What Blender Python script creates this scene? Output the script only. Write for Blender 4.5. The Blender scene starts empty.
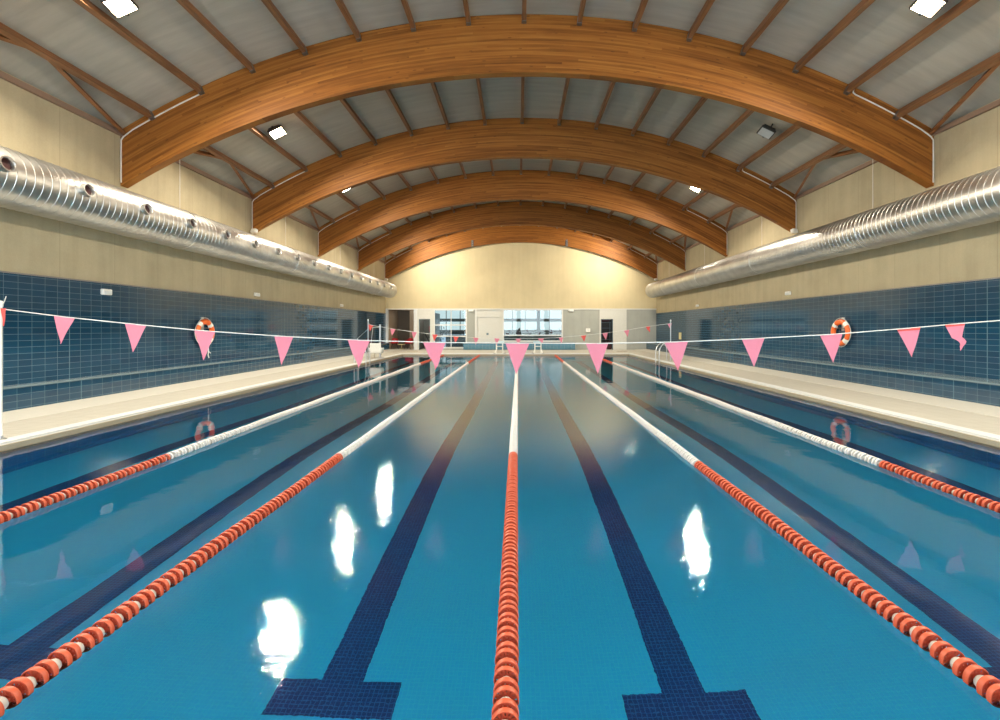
import bpy, math, random
from mathutils import Vector, Matrix
random.seed(7)
PI = math.pi
SC = bpy.context.scene
COL = SC.collection
F = 467.0                       # focal length in pixels of the 1000 px wide frame
CAMZ = 1.5
VX, VY = 518.0, 328.0           # vanishing point of the hall

# ------------------------------------------------------------------ layout
WL, WR = -8.64, 9.04            # side walls
HC = 0.20                       # centre of the hall
HW = 8.84
YB, YF = -5.0, 30.5             # back and far wall
PL, PR = -6.30, 6.07            # pool edges
PN, PF = 0.45, 25.5             # near / far end of the pool
PLL, PLR = -8.40, 8.38          # faces of the tiled plinths
LEDGE = 0.53
TILE_TOP = 2.43
ARCH_Y = [5.15, 10.15, 15.15, 20.15, 25.15, 30.22]
RU = 16.77; ZU = 8.32 - RU      # upper arc of the arches
RL = 17.05; ZL = 7.06 - RL      # lower arc
def zup(x): return ZU + math.sqrt(RU*RU - (x-HC)**2)
def zlo(x): return ZL + math.sqrt(RL*RL - (x-HC)**2)
def X_at(px, d): return (px-VX)*d/F
def Z_at(py, d): return CAMZ + (VY-py)*d/F

# ------------------------------------------------------------------ mesh helpers
class MB:
    def __init__(s): s.v=[]; s.f=[]; s.m=[]; s.mi=0
    def add(s, vs, fs):
        o=len(s.v); s.v += [tuple(p) for p in vs]
        for f in fs: s.f.append(tuple(i+o for i in f)); s.m.append(s.mi)
        return s
    def box(s, x0,x1,y0,y1,z0,z1, M=None):
        vs=[Vector(p) for p in ((x0,y0,z0),(x1,y0,z0),(x1,y1,z0),(x0,y1,z0),(x0,y0,z1),(x1,y0,z1),(x1,y1,z1),(x0,y1,z1))]
        if M: vs=[M@p for p in vs]
        return s.add(vs, [(0,3,2,1),(4,5,6,7),(0,1,5,4),(1,2,6,5),(2,3,7,6),(3,0,4,7)])
    def bbox(s, x0,x1,y0,y1,z0,z1, b=0.01, M=None):
        # chamfered box
        vs=[]; idx={}
        fs=[]
        X=(x0,x1);Y=(y0,y1);Z=(z0,z1)
        for i in (0,1):
            for j in (0,1):
                for k in (0,1):
                    sx=b if i==0 else -b; sy=b if j==0 else -b; sz=b if k==0 else -b
                    idx[(i,j,k,0)]=len(vs); vs.append(Vector((X[i],Y[j]+sy,Z[k]+sz)))
                    idx[(i,j,k,1)]=len(vs); vs.append(Vector((X[i]+sx,Y[j],Z[k]+sz)))
                    idx[(i,j,k,2)]=len(vs); vs.append(Vector((X[i]+sx,Y[j]+sy,Z[k])))
        for i in (0,1):
            q=[idx[(i,0,0,0)],idx[(i,1,0,0)],idx[(i,1,1,0)],idx[(i,0,1,0)]]; fs.append(q if i else q[::-1])
            q=[idx[(0,i,0,1)],idx[(1,i,0,1)],idx[(1,i,1,1)],idx[(0,i,1,1)]]; fs.append(q[::-1] if i else q)
            q=[idx[(0,0,i,2)],idx[(1,0,i,2)],idx[(1,1,i,2)],idx[(0,1,i,2)]]; fs.append(q if i else q[::-1])
        for a in (0,1):
            for c in (0,1):
                fs.append([idx[(a,c,0,0)],idx[(a,c,0,1)],idx[(a,c,1,1)],idx[(a,c,1,0)]])
                fs.append([idx[(a,0,c,0)],idx[(a,0,c,2)],idx[(a,1,c,2)],idx[(a,1,c,0)]])
                fs.append([idx[(0,a,c,1)],idx[(0,a,c,2)],idx[(1,a,c,2)],idx[(1,a,c,1)]])
                for k in (0,1):
                    fs.append([idx[(a,c,k,0)],idx[(a,c,k,1)],idx[(a,c,k,2)]])
        if M: vs=[M@p for p in vs]
        return s.add(vs,fs)
    def ring_path(s, pts, r, n=10, cap=True, radii=None):
        pts=[Vector(p) for p in pts]; N=len(pts); vs=[]; fs=[]
        up=None
        for i,p in enumerate(pts):
            if i==0: t=pts[1]-p
            elif i==N-1: t=p-pts[i-1]
            else: t=(pts[i+1]-p).normalized()+(p-pts[i-1]).normalized()
            t.normalize()
            if up is None:
                up=Vector((0,0,1)) if abs(t.z)<.9 else Vector((1,0,0))
            a=(up-t*up.dot(t)); a.normalize(); up=a
            b=t.cross(a)
            rr=radii[i] if radii else r
            for k in range(n):
                an=2*PI*k/n
                vs.append(p+a*math.cos(an)*rr+b*math.sin(an)*rr)
        for i in range(N-1):
            for k in range(n):
                k2=(k+1)%n
                fs.append((i*n+k,i*n+k2,(i+1)*n+k2,(i+1)*n+k))
        if cap:
            fs.append(tuple(range(n))[::-1]); fs.append(tuple((N-1)*n+k for k in range(n)))
        return s.add(vs,fs)
    def lathe(s, prof, M, n=24, a0=0, a1=2*PI, close=None):
        # prof: list of (r, h) about local z, M places it
        full = abs(a1-a0-2*PI)<1e-6
        vs=[];fs=[]; cols=n if full else n+1
        for (r,h) in prof:
            for k in range(cols):
                an=a0+(a1-a0)*k/n
                vs.append(M@Vector((r*math.cos(an), r*math.sin(an), h)))
        for i in range(len(prof)-1):
            for k in range(n):
                k2=(k+1)%cols
                fs.append((i*cols+k,i*cols+k2,(i+1)*cols+k2,(i+1)*cols+k))
        if close:
            last=len(prof)-1
            fs.append(tuple(range(cols))[::-1]); fs.append(tuple(last*cols+k for k in range(cols)))
        return s.add(vs,fs)
    def poly(s, pts, y0, y1):   # outline in xz, thickness in y
        n=len(pts)
        vs=[(p[0],y0,p[1]) for p in pts]+[(p[0],y1,p[1]) for p in pts]
        fs=[tuple(range(n)), tuple(range(n,2*n))[::-1]]
        for i in range(n):
            j=(i+1)%n; fs.append((i,i+n,j+n,j))
        return s.add(vs,fs)
    def build(s, name, mat, parent=None, smooth=False, recalc=True):
        me=bpy.data.meshes.new(name); me.from_pydata(s.v,[],s.f)
        mats = mat if isinstance(mat,(list,tuple)) else [mat]
        for m in mats: me.materials.append(m)
        if len(mats)>1:
            me.polygons.foreach_set('material_index', s.m)
        if recalc:
            import bmesh
            bm=bmesh.new(); bm.from_mesh(me); bmesh.ops.recalc_face_normals(bm, faces=bm.faces); bm.to_mesh(me); bm.free()
        if smooth:
            me.polygons.foreach_set('use_smooth',[True]*len(me.polygons))
            try: me.set_sharp_from_angle(angle=math.radians(38))
            except Exception: pass
        me.update()
        o=bpy.data.objects.new(name, me); COL.objects.link(o)
        if parent is not None: o.parent=parent
        return o

def thing(name, label, cat, loc=(0,0,0), group=None, rz=0):
    o=bpy.data.objects.new(name,None); o.empty_display_size=.1; COL.objects.link(o)
    o.location=loc; o.rotation_euler=(0,0,rz); return tag(o,label,cat,group)
def tag(o,label,cat,group=None,kind=None):
    o['label']=label; o['category']=cat
    if group: o['group']=group
    if kind: o['kind']=kind
    return o
def struct(o,label=None):
    o['kind']='structure'
    if label: o['label']=label
    return o
def T(x,y,z): return Matrix.Translation((x,y,z))
def R(a,ax): return Matrix.Rotation(a,4,ax)

# ------------------------------------------------------------------ materials
def newmat(name):
    m=bpy.data.materials.new(name); m.use_nodes=True
    nt=m.node_tree; nt.nodes.clear()
    out=nt.nodes.new('ShaderNodeOutputMaterial')
    return m,nt,out
def N(nt,t,**kw):
    n=nt.nodes.new(t)
    for k,v in kw.items():
        if k in n.inputs: n.inputs[k].default_value=v
        else: setattr(n,k,v)
    return n
def L(nt,a,b): nt.links.new(a,b)
def pbsdf(nt,out,color=(.8,.8,.8),rough=.5,metal=0,spec=.5):
    p=nt.nodes.new('ShaderNodeBsdfPrincipled')
    p.inputs['Base Color'].default_value=(*color,1); p.inputs['Roughness'].default_value=rough
    p.inputs['Metallic'].default_value=metal; p.inputs['Specular IOR Level'].default_value=spec
    nt.links.new(p.outputs[0],out.inputs[0]); return p
def math_(nt,op,a,b=None):
    n=nt.nodes.new('ShaderNodeMath'); n.operation=op
    for i,v in enumerate((a,b)):
        if v is None: continue
        if hasattr(v,'links'): nt.links.new(v,n.inputs[i])
        else: n.inputs[i].default_value=v
    return n.outputs[0]
def mixc(nt,fac,a,b,mode='MIX'):
    n=nt.nodes.new('ShaderNodeMix'); n.data_type='RGBA'; n.blend_type=mode
    for sock,v in ((n.inputs[0],fac),(n.inputs[6],a),(n.inputs[7],b)):
        if hasattr(v,'links'): nt.links.new(v,sock)
        elif isinstance(v,(tuple,list)): sock.default_value=(*v,1) if len(v)==3 else v
        else: sock.default_value=v
    return n.outputs[2]
def ramp(nt,fac,stops):
    n=nt.nodes.new('ShaderNodeValToRGB'); el=n.color_ramp.elements
    while len(el)<len(stops): el.new(.5)
    for e,(p,c) in zip(el,stops): e.position=p; e.color=(*c,1)
    nt.links.new(fac,n.inputs[0]); return n.outputs[0]
def pos(nt):
    return nt.nodes.new('ShaderNodeNewGeometry').outputs['Position']
def sep(nt,v):
    n=nt.nodes.new('ShaderNodeSeparateXYZ'); nt.links.new(v,n.inputs[0]); return n.outputs
def comb(nt,x,y,z=0.0):
    n=nt.nodes.new('ShaderNodeCombineXYZ')
    for i,v in enumerate((x,y,z)):
        if hasattr(v,'links'): nt.links.new(v,n.inputs[i])
        else: n.inputs[i].default_value=v
    return n.outputs[0]
def noise(nt,vec,scale,detail=3,rough=.5):
    n=nt.nodes.new('ShaderNodeTexNoise'); n.inputs['Scale'].default_value=scale
    n.inputs['Detail'].default_value=detail; n.inputs['Roughness'].default_value=rough
    nt.links.new(vec,n.inputs['Vector']); return n.outputs['Fac']
def bump(nt,h,strength,dist,target=None):
    n=nt.nodes.new('ShaderNodeBump'); n.inputs['Strength'].default_value=strength; n.inputs['Distance'].default_value=dist
    nt.links.new(h,n.inputs['Height'])
    if target: nt.links.new(n.outputs[0],target.inputs['Normal'])
    return n.outputs[0]

def simple(name,color,rough=.5,metal=0,spec=.5,var=.08,scale=14):
    m,nt,out=newmat(name); p=pbsdf(nt,out,color,rough,metal,spec)
    f=noise(nt,pos(nt),scale,3)
    c=mixc(nt,f,tuple(x*(1-var) for x in color),tuple(min(1,x*(1+var)) for x in color))
    L(nt,c,p.inputs['Base Color']); return m

def tiles(name, axis, bw, rh, c1, c2, mortar, msize, rough=.12, spec=.5, bumpd=.0015, shift=0.0, joint=None):
    m,nt,out=newmat(name); p=pbsdf(nt,out,c1,rough,0,spec)
    P=sep(nt,pos(nt)); u={'yz':(P[1],P[2]),'xz':(P[0],P[2]),'xy':(P[0],P[1])}[axis]
    b=nt.nodes.new('ShaderNodeTexBrick'); b.offset=0.0; b.squash=1.0
    b.inputs['Scale'].default_value=1.0; b.inputs['Brick Width'].default_value=bw; b.inputs['Row Height'].default_value=rh
    b.inputs['Mortar Size'].default_value=msize; b.inputs['Mortar Smooth'].default_value=.15; b.inputs['Bias'].default_value=0
    b.inputs['Color1'].default_value=(*c1,1); b.inputs['Color2'].default_value=(*c2,1); b.inputs['Mortar'].default_value=(*mortar,1)
    L(nt,comb(nt,math_(nt,'ADD',u[0],20.0),math_(nt,'ADD',u[1],20.0+shift)),b.inputs['Vector'])
    col=b.outputs['Color']
    if joint:
        fr=math_(nt,'FRACT',math_(nt,'DIVIDE',math_(nt,'ADD',u[0],20.0),joint))
        isj=math_(nt,'LESS_THAN',fr,.013/joint)
        col=mixc(nt,isj,col,tuple(x*1.25 for x in mortar))
    L(nt,col,p.inputs['Base Color'])
    L(nt,math_(nt,'ADD',math_(nt,'MULTIPLY',b.outputs['Fac'],.5),rough),p.inputs['Roughness'])
    inv=math_(nt,'SUBTRACT',1.0,b.outputs['Fac'])
    if bumpd>0: bump(nt,inv,.5,bumpd,p)
    return m

def concrete(name, axis, c, panel=1.2, dark=.8):
    m,nt,out=newmat(name); p=pbsdf(nt,out,c,.75,0,.3)
    P=pos(nt); S=sep(nt,P); u=S[1] if axis=='y' else S[0]
    f1=noise(nt,P,1.1,4,.6); f2=noise(nt,P,38,2,.6)
    st=noise(nt,comb(nt,math_(nt,'MULTIPLY',S[0],3.0),math_(nt,'MULTIPLY',S[1],3.0),math_(nt,'MULTIPLY',S[2],.25)),1.3,3,.6)
    v=math_(nt,'ADD',math_(nt,'MULTIPLY',f1,.5),math_(nt,'MULTIPLY',f2,.18)); v=math_(nt,'ADD',v,math_(nt,'MULTIPLY',st,.4))
    col=ramp(nt,v,[(.35,tuple(x*dark for x in c)),(.7,tuple(min(1,x*1.08) for x in c))])
    fr=math_(nt,'FRACT',math_(nt,'DIVIDE',math_(nt,'ADD',u,20.0),panel))
    isj=math_(nt,'LESS_THAN',fr,.012/panel)
    col=mixc(nt,math_(nt,'MULTIPLY',isj,.45),col,tuple(x*.55 for x in c))
    L(nt,col,p.inputs['Base Color']); bump(nt,f2,.25,.004,p)
    return m

def glulam(name):
    m,nt,out=newmat(name); p=pbsdf(nt,out,(.4,.2,.07),.55,0,.22)
    P=sep(nt,pos(nt)); dx=math_(nt,'SUBTRACT',P[0],HC); dz=math_(nt,'SUBTRACT',P[2],(ZU+ZL)/2)
    r=math_(nt,'SQRT',math_(nt,'ADD',math_(nt,'MULTIPLY',dx,dx),math_(nt,'MULTIPLY',dz,dz)))
    a=math_(nt,'MULTIPLY',math_(nt,'ARCTAN2',dx,dz),17.0)
    v=comb(nt,math_(nt,'MULTIPLY',a,.55),math_(nt,'MULTIPLY',P[1],3.0),math_(nt,'MULTIPLY',r,16.0))
    g=noise(nt,v,1.6,5,.65)
    lam=math_(nt,'FLOOR',math_(nt,'DIVIDE',r,.045))
    wn=nt.nodes.new('ShaderNodeTexWhiteNoise'); wn.noise_dimensions='3D'
    seg=math_(nt,'FLOOR',math_(nt,'DIVIDE',math_(nt,'ADD',a,math_(nt,'MULTIPLY',lam,1.37)),3.1))
    L(nt,comb(nt,lam,seg,0.0),wn.inputs['Vector'])
    t=math_(nt,'ADD',math_(nt,'MULTIPLY',g,.75),math_(nt,'MULTIPLY',wn.outputs['Value'],.28))
    col=ramp(nt,t,[(.28,(.13,.043,.009)),(.52,(.265,.098,.018)),(.80,(.38,.160,.032))])
    fr=math_(nt,'FRACT',math_(nt,'DIVIDE',r,.045))
    ln=math_(nt,'LESS_THAN',fr,.07)
    col=mixc(nt,math_(nt,'MULTIPLY',ln,.18),col,(.14,.05,.015))
    vo=nt.nodes.new('ShaderNodeTexVoronoi'); vo.inputs['Scale'].default_value=1.0
    L(nt,comb(nt,math_(nt,'MULTIPLY',a,2.6),math_(nt,'MULTIPLY',P[1],6.0),math_(nt,'MULTIPLY',r,9.0)),vo.inputs['Vector'])
    kn=math_(nt,'LESS_THAN',vo.outputs['Distance'],.115)
    col=mixc(nt,math_(nt,'MULTIPLY',kn,.6),col,(.10,.035,.012))
    L(nt,col,p.inputs['Base Color']); return m

def timber(name,c):
    m,nt,out=newmat(name); p=pbsdf(nt,out,c,.5,0,.3)
    P=sep(nt,pos(nt))
    g=noise(nt,comb(nt,math_(nt,'MULTIPLY',P[0],22.0),math_(nt,'MULTIPLY',P[1],1.5),math_(nt,'MULTIPLY',P[2],22.0)),1.0,4,.6)
    L(nt,ramp(nt,g,[(.3,tuple(x*.6 for x in c)),(.7,tuple(min(1,x*1.2) for x in c))]),p.inputs['Base Color']); return m

def roofdeck():
    m,nt,out=newmat('perforated_roof_sheet'); p=pbsdf(nt,out,(.5,.48,.43),.6,0,.3)
    P=pos(nt); S=sep(nt,P)
    w=math_(nt,'SINE',math_(nt,'MULTIPLY',S[1],2*PI/.25))
    f=noise(nt,comb(nt,math_(nt,'MULTIPLY',S[0],.6),math_(nt,'MULTIPLY',S[1],5.0),S[2]),1.2,4,.6)
    t=math_(nt,'ADD',f,math_(nt,'MULTIPLY',w,.02))
    L(nt,ramp(nt,t,[(.3,(.38,.36,.31)),(.7,(.46,.44,.38))]),p.inputs['Base Color'])
    bump(nt,w,.1,.01,p); return m

def glass(name,tint=(.85,.93,.92),refl=1.0):
    m,nt,out=newmat(name)
    t=N(nt,'ShaderNodeBsdfTransparent'); t.inputs[0].default_value=(*tint,1)
    g=N(nt,'ShaderNodeBsdfGlossy'); g.inputs['Roughness'].default_value=.02
    fr=N(nt,'ShaderNodeFresnel'); fr.inputs[0].default_value=1.5
    f=noise(nt,pos(nt),.8,2); bump(nt,f,.05,.05,g)
    mx=N(nt,'ShaderNodeMixShader'); L(nt,fr.outputs[0],mx.inputs[0]); L(nt,t.outputs[0],mx.inputs[1]); L(nt,g.outputs[0],mx.inputs[2])
    L(nt,mx.outputs[0],out.inputs[0]); return m

def emis(name,c,s):
    m,nt,out=newmat(name); e=N(nt,'ShaderNodeEmission'); e.inputs[0].default_value=(*c,1); e.inputs[1].default_value=s
    L(nt,e.outputs[0],out.inputs[0]); return m

def water():
    m,nt,out=newmat('pool_water')
    P=pos(nt); S=sep(nt,P)
    n1=noise(nt,P,26,2,.5); n2=noise(nt,P,2.1,2,.5); n3=noise(nt,P,.55,2,.5)
    # the two middle lanes are a little rippled, the outer ones lie still behind their ropes
    ax=math_(nt,'ABSOLUTE',S[0])
    am=ramp(nt,math_(nt,'DIVIDE',ax,10.0),[(.165,(1,1,1)),(.235,(.10,.10,.10))])
    amp=math_(nt,'MULTIPLY',ramp(nt,n3,[(.38,(.6,.6,.6)),(.66,(1,1,1))]),am)
    h=math_(nt,'MULTIPLY',n1,.0004); h=math_(nt,'MULTIPLY',h,amp)
    h=math_(nt,'ADD',h,math_(nt,'MULTIPLY',n2,.0030))
    b=bump(nt,h,1.0,1.0)
    h2=math_(nt,'ADD',h,math_(nt,'MULTIPLY',math_(nt,'MULTIPLY',noise(nt,P,46,2,.5),.0012),amp))
    bg2=bump(nt,h2,1.0,1.0)
    fr=N(nt,'ShaderNodeFresnel'); fr.inputs[0].default_value=1.333; L(nt,b,fr.inputs['Normal'])
    g=N(nt,'ShaderNodeBsdfGlossy'); g.inputs['Roughness'].default_value=.01; L(nt,bg2,g.inputs['Normal'])
    r=N(nt,'ShaderNodeBsdfRefraction'); r.inputs['IOR'].default_value=1.333; r.inputs['Roughness'].default_value=0.0
    r.inputs['Color'].default_value=(.84,.99,1,1); L(nt,b,r.inputs['Normal'])
    mx=N(nt,'ShaderNodeMixShader'); L(nt,fr.outputs[0],mx.inputs[0]); L(nt,r.outputs[0],mx.inputs[1]); L(nt,g.outputs[0],mx.inputs[2])
    L(nt,mx.outputs[0],out.inputs[0]); return m

def cloth(name,c,tr=.4):
    m,nt,out=newmat(name)
    d=N(nt,'ShaderNodeBsdfDiffuse'); t=N(nt,'ShaderNodeBsdfTranslucent')
    f=noise(nt,pos(nt),60,2); cc=mixc(nt,f,tuple(x*.92 for x in c),c)
    L(nt,cc,d.inputs[0]); L(nt,cc,t.inputs[0])
    mx=N(nt,'ShaderNodeMixShader'); mx.inputs[0].default_value=tr
    L(nt,d.outputs[0],mx.inputs[1]); L(nt,t.outputs[0],mx.inputs[2]); L(nt,mx.outputs[0],out.inputs[0]); return m

def duct_metal():
    m,nt,out=newmat('galvanised_duct'); p=pbsdf(nt,out,(.66,.66,.64),.22,1,.5)
    P=pos(nt); f=noise(nt,P,2.2,3,.6)
    L(nt,ramp(nt,f,[(.35,(.50,.50,.49)),(.7,(.64,.64,.62))]),p.inputs['Base Color'])
    L(nt,math_(nt,'ADD',math_(nt,'MULTIPLY',f,.06),.34),p.inputs['Roughness']); bump(nt,f,.03,.01,p); return m

M_WALL  = concrete('beige_precast_panel','y',(.45,.392,.262),1.2,.80)
M_WALLF = concrete('beige_end_wall','x',(.56,.485,.305),50.0,.93)
M_CONC  = concrete('grey_concrete','x',(.36,.38,.35),50.0,.88)
M_TILE  = tiles('blue_wall_tile','yz',.23,.112,(.008,.044,.090),(.012,.056,.108),(.07,.145,.19),.0036,.08,.6,.001,joint=4.14)
M_TILEX = tiles('blue_bench_tile','xz',.23,.112,(.045,.16,.24),(.055,.18,.26),(.20,.28,.31),.0045,.12,.5)
M_LEDGE = simple('grey_and_ledge_sheen',(.16,.22,.25),.18,0,.5)  # plain grey; on the plinth ledges it paints in their glossy reflection
M_FLOORT= tiles('light_blue_mosaic','xy',.028,.028,(.030,.60,.985),(.036,.635,.99),(.06,.70,.99),.0020,.4,.3,0)
M_LINET = tiles('navy_mosaic','xy',.028,.028,(.004,.050,.20),(.006,.062,.235),(.03,.17,.42),.0024,.4,.3,0)
M_PWALL = tiles('pool_side_tile','yz',.23,.112,(.005,.23,.56),(.007,.26,.60),(.03,.40,.70),.0035,.3,.3,0)
M_PWALLX= tiles('pool_end_tile','xz',.23,.112,(.02,.20,.42),(.024,.22,.46),(.10,.36,.5),.0045,.3,.3,0)
M_DECK  = tiles('cream_deck_tile','xy',.25,.125,(.42,.405,.355),(.45,.435,.385),(.37,.355,.31),.004,.45,.35,.0005)
M_COVE  = simple('pale_deck_margin',(.53,.52,.47),.4,0,.4)
M_COPE  = simple('white_coping',(.66,.69,.70),.3,0,.5)
M_GUT   = simple('tan_gutter_edge',(.38,.34,.25),.5)
M_ROOF  = roofdeck()
M_GLU   = glulam('laminated_timber')
M_PUR   = timber('purlin_timber',(.24,.115,.05))
M_BRC   = timber('brace_timber',(.28,.12,.045))
M_STEEL = simple('zinc_hanger',(.22,.22,.22),.4,.8)
M_EAVE  = simple('eave_trim',(.26,.17,.12),.6)
M_DUCT  = duct_metal()
M_SEAM  = simple('duct_seam',(.75,.75,.73),.3,1)
M_RED   = simple('dark_red',(.035,.005,.006),.5)
M_WHITE = simple('white_paint',(.66,.68,.66),.45)
M_CREAM = simple('cream_panel',(.60,.61,.57),.5)
M_COND  = simple('white_conduit',(.70,.68,.64),.5)
M_BLACK = simple('charcoal_housing',(.035,.038,.04),.45)
M_LAMP  = emis('warm_lamp_lens',(1.0,.80,.50),40.0)
LAMP_W = 430.0
M_LENS0 = simple('unlit_lens',(.50,.53,.55),.25)
M_ORANGE= simple('orange_plastic',(.54,.095,.042),.42,0,.4,.1,9)
M_DORANGE=simple('deep_orange_plastic',(.50,.070,.030),.5,0,.3,.1,9)
M_FWHITE= simple('white_float_plastic',(.68,.68,.65),.42)
M_FSPACE= simple('grey_white_spacer',(.62,.58,.53),.5)
M_CORD  = simple('white_cord',(.68,.70,.68),.6)
M_PINK  = cloth('pink_flag_cloth',(.78,.28,.39))
M_PINKR = cloth('red_flag_cloth',(.80,.14,.13))
M_STAIN = simple('brushed_stainless',(.62,.63,.63),.28,1)
M_PWHITE= simple('white_plastic',(.82,.82,.78),.35)
M_BUOY  = simple('orange_buoy',(.80,.14,.02),.4)
M_CHAIR = simple('red_chair_plastic',(.42,.012,.02),.4)
M_DARK  = simple('dark_interior',(.05,.055,.055),.7)
M_GREYI = simple('grey_interior',(.25,.26,.24),.8)
M_TANI  = simple('tan_interior',(.46,.37,.27),.8)
M_BROWNI= simple('brown_interior',(.14,.115,.09),.8)
M_GLASS = glass('window_glass')
M_BEAMO = simple('dark_outdoor_steel',(.035,.045,.045),.6)
M_GRND  = simple('outdoor_paving',(.20,.21,.20),.9)
M_HEDGE = simple('dark_hedge',(.02,.03,.028),.9,0,.2,.5,3)
M_BLUETOP=simple('pale_blue_block_top',(.32,.48,.58),.4)
M_YEL   = simple('pale_yellow_sign',(.62,.55,.28),.5)
M_WATER = water()

# ------------------------------------------------------------------ shell
def wall_side(name, x0, x1):
    b=MB(); b.box(x0,x1,YB-.3,YF+.3,-.3,5.95); return struct(b.build(name,M_WALL))
wall_side('wall_left', WL-.3, WL); wall_side('wall_right', WR, WR+.3)
def dado(name,x0,x1,lab):
    b=MB(); b.box(x0,x1,YB,YF,.05,TILE_TOP); o=b.build(name,M_TILE); return struct(o,lab)
dado('wall_left_dado',WL-.01,WL+.012,'dark blue glazed tile band on the left wall')
dado('wall_right_dado',WR-.012,WR+.01,'dark blue glazed tile band on the right wall')
for nm,x0,x1,lab in (('trim_1',WL,PLL,'low tiled plinth along the left wall'),('trim_2',PLR,WR,'low tiled plinth along the right wall')):
    b=MB(); b.box(x0,x1,YB,YF,.05,LEDGE-.03); b.mi=1; 
    e0,e1=(x0,x1+.012) if x1<0 else (x0-.012,x1)
    b.box(e0,e1,YB,YF,LEDGE-.03,LEDGE); struct(b.build(nm,[M_TILE,M_LEDGE]),lab)
for nm,x0,x1 in (('trim_3',WL,WL+.03),('trim_4',WR-.03,WR)):
    b=MB(); b.box(x0,x1,YB,YF,TILE_TOP,TILE_TOP+.025); struct(b.build(nm,M_STEEL),'thin dark strip capping the wall tiles')
for nm,x0,x1 in (('trim_5',WL,WL+.06),('trim_6',WR-.06,WR)):
    zz=5.72; b=MB(); b.box(x0,x1,YB,YF,zz-.05,zz+.05); struct(b.build(nm,M_EAVE),'brown strip where roof meets wall')

# roof sheet following the upper arc
def arc_pts(n,xa,xb,fn,dz=0): return [(xa+(xb-xa)*i/n, fn(xa+(xb-xa)*i/n)+dz) for i in range(n+1)]
b=MB(); up=arc_pts(48,WL-.3,WR+.3,zup,.01)
b.poly([(x,z) for x,z in up]+[(x,z+.12) for x,z in up[::-1]], YB-.3, YF+.3)
o=b.build('ceiling',M_ROOF,smooth=True); struct(o)

# far wall, above the glazed band
FW=YF                          # face of far wall
BT=2.74
up=arc_pts(40,WL,WR,zup,.03)
b=MB(); b.poly([(WL,BT),(WR,BT)]+up[::-1], FW, FW+.3); struct(b.build('wall_far',M_WALLF))
def fx(px): return X_at(px,30.5)
def fz(py): return Z_at(py,30.5)
# concrete and infill parts of the lower band
DK=.12
b=MB()
for a,c in ((385,387.5),(467,475),(563,599.5),(626.5,660)):
    b.box(max(WL,fx(a)),min(WR,fx(c)),FW,FW+.3,-.1,BT)
b.box(fx(434),fx(467),FW,FW+.3,-.1,.16)
b.box(fx(502.5),fx(563),FW,FW+.3,-.1,.62)
b.box(fx(475),fx(502.5),FW+.1,FW+.3,-.1,BT)
struct(b.build('wall_far_lower',M_CONC),'grey concrete piers of the far wall')
b=MB(); b.box(WL,WR,FW-.03,FW+.01,BT-.04,BT+.03); struct(b.build('trim_7',M_WHITE),'white line over the openings of the far wall')
# low tiled wall at far end
b=MB(); b.box(fx(464),fx(574.5),FW-.35,FW-.001,.1,.50); b.mi=1; b.box(fx(464)-.02,fx(574.5)+.02,FW-.37,FW-.001,.50,.56)
struct(b.build('trim_8',[M_TILEX,M_LEDGE]),'low blue tiled upstand under the far windows')

# deck
def deck_z(x):   # rises a little towards the walls
    return .085
b=MB()
b.box(PLL,PL-.22,YB,YF,-.2,.085); b.box(PR+.22,PLR,YB,YF,-.2,.085)
b.box(PL-.22,PR+.22,PF+.22,YF,-.2,.085); b.box(PL-.22,PR+.22,YB,PN-.22,-.2,.085)
struct(b.build('floor',M_DECK),'cream tiled pool deck')
# pale margins beside the plinths
for nm,xa,xb in (('trim_9',PLL,-7.62),('trim_10',PLR,7.60)):
    b=MB(); b.add([(xa,YB,.13),(xb,YB,.09),(xb,YF,.09),(xa,YF,.13),(xa,YB,.05),(xb,YB,.05),(xb,YF,.05),(xa,YF,.05)],
      [(0,1,2,3),(4,7,6,5),(0,4,5,1),(1,5,6,2),(2,6,7,3),(3,7,4,0)]); struct(b.build(nm,M_COVE),'pale sloping margin between deck and wall')
# coping ring
b=MB()
for (x0,x1,y0,y1) in ((PL-.22,PL,PN-.22,PF+.22),(PR,PR+.22,PN-.22,PF+.22),(PL,PR,PF,PF+.22),(PL,PR,PN-.22,PN)):
    b.box(x0,x1,y0,y1,-.2,.100)
b.mi=1
b.box(PL-.001,PL+.03,PN,PF,-.02,.07); b.box(PR-.03,PR+.001,PN,PF,-.02,.07); b.box(PL,PR,PF-.03,PF+.001,-.02,.07); b.box(PL,PR,PN-.001,PN+.03,-.02,.07)
struct(b.build('trim_11',[M_COPE,M_GUT]),'white coping with tan lip around the pool')

# pool basin
def depth(y):
    t=min(1,max(0,(y-6.0)/7.0)); return -(1.15+.75*t*t*(3-2*t)) - .1*max(0,(y-13)/12.5)
ys=[PN+(PF-PN)*i/50 for i in range(51)]
b=MB(); vs=[];fs=[]
for y in ys: vs += [(PL-.05,y,depth(y)),(PR+.05,y,depth(y))]
for i in range(50): fs.append((2*i,2*i+1,2*i+3,2*i+2))
n0=len(vs)
vs += [(v[0],v[1],v[2]-.1) for v in vs]
fs += [(f[0]+n0,f[3]+n0,f[2]+n0,f[1]+n0) for f in list(fs)]
b.add(vs,fs); PFO=b.build('pool_floor',M_FLOORT); struct(PFO,'light blue mosaic bottom of the pool')
b=MB(); b.box(PL-.3,PL,PN-.3,PF+.3,-2.4,-.02); b.box(PR,PR+.3,PN-.3,PF+.3,-2.4,-.02)
b.box(PL,PL+.10,PN,PF,-1.15,-1.0); b.box(PR-.10,PR,PN,PF,-1.15,-1.0)
struct(b.build('pool_side_wall',M_PWALL),'blue tiled long sides of the pool')
b=MB(); b.box(PL,PR,PF,PF+.3,-2.4,-.02); b.box(PL,PR,PN-.3,PN,-2.4,-.02)
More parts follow.
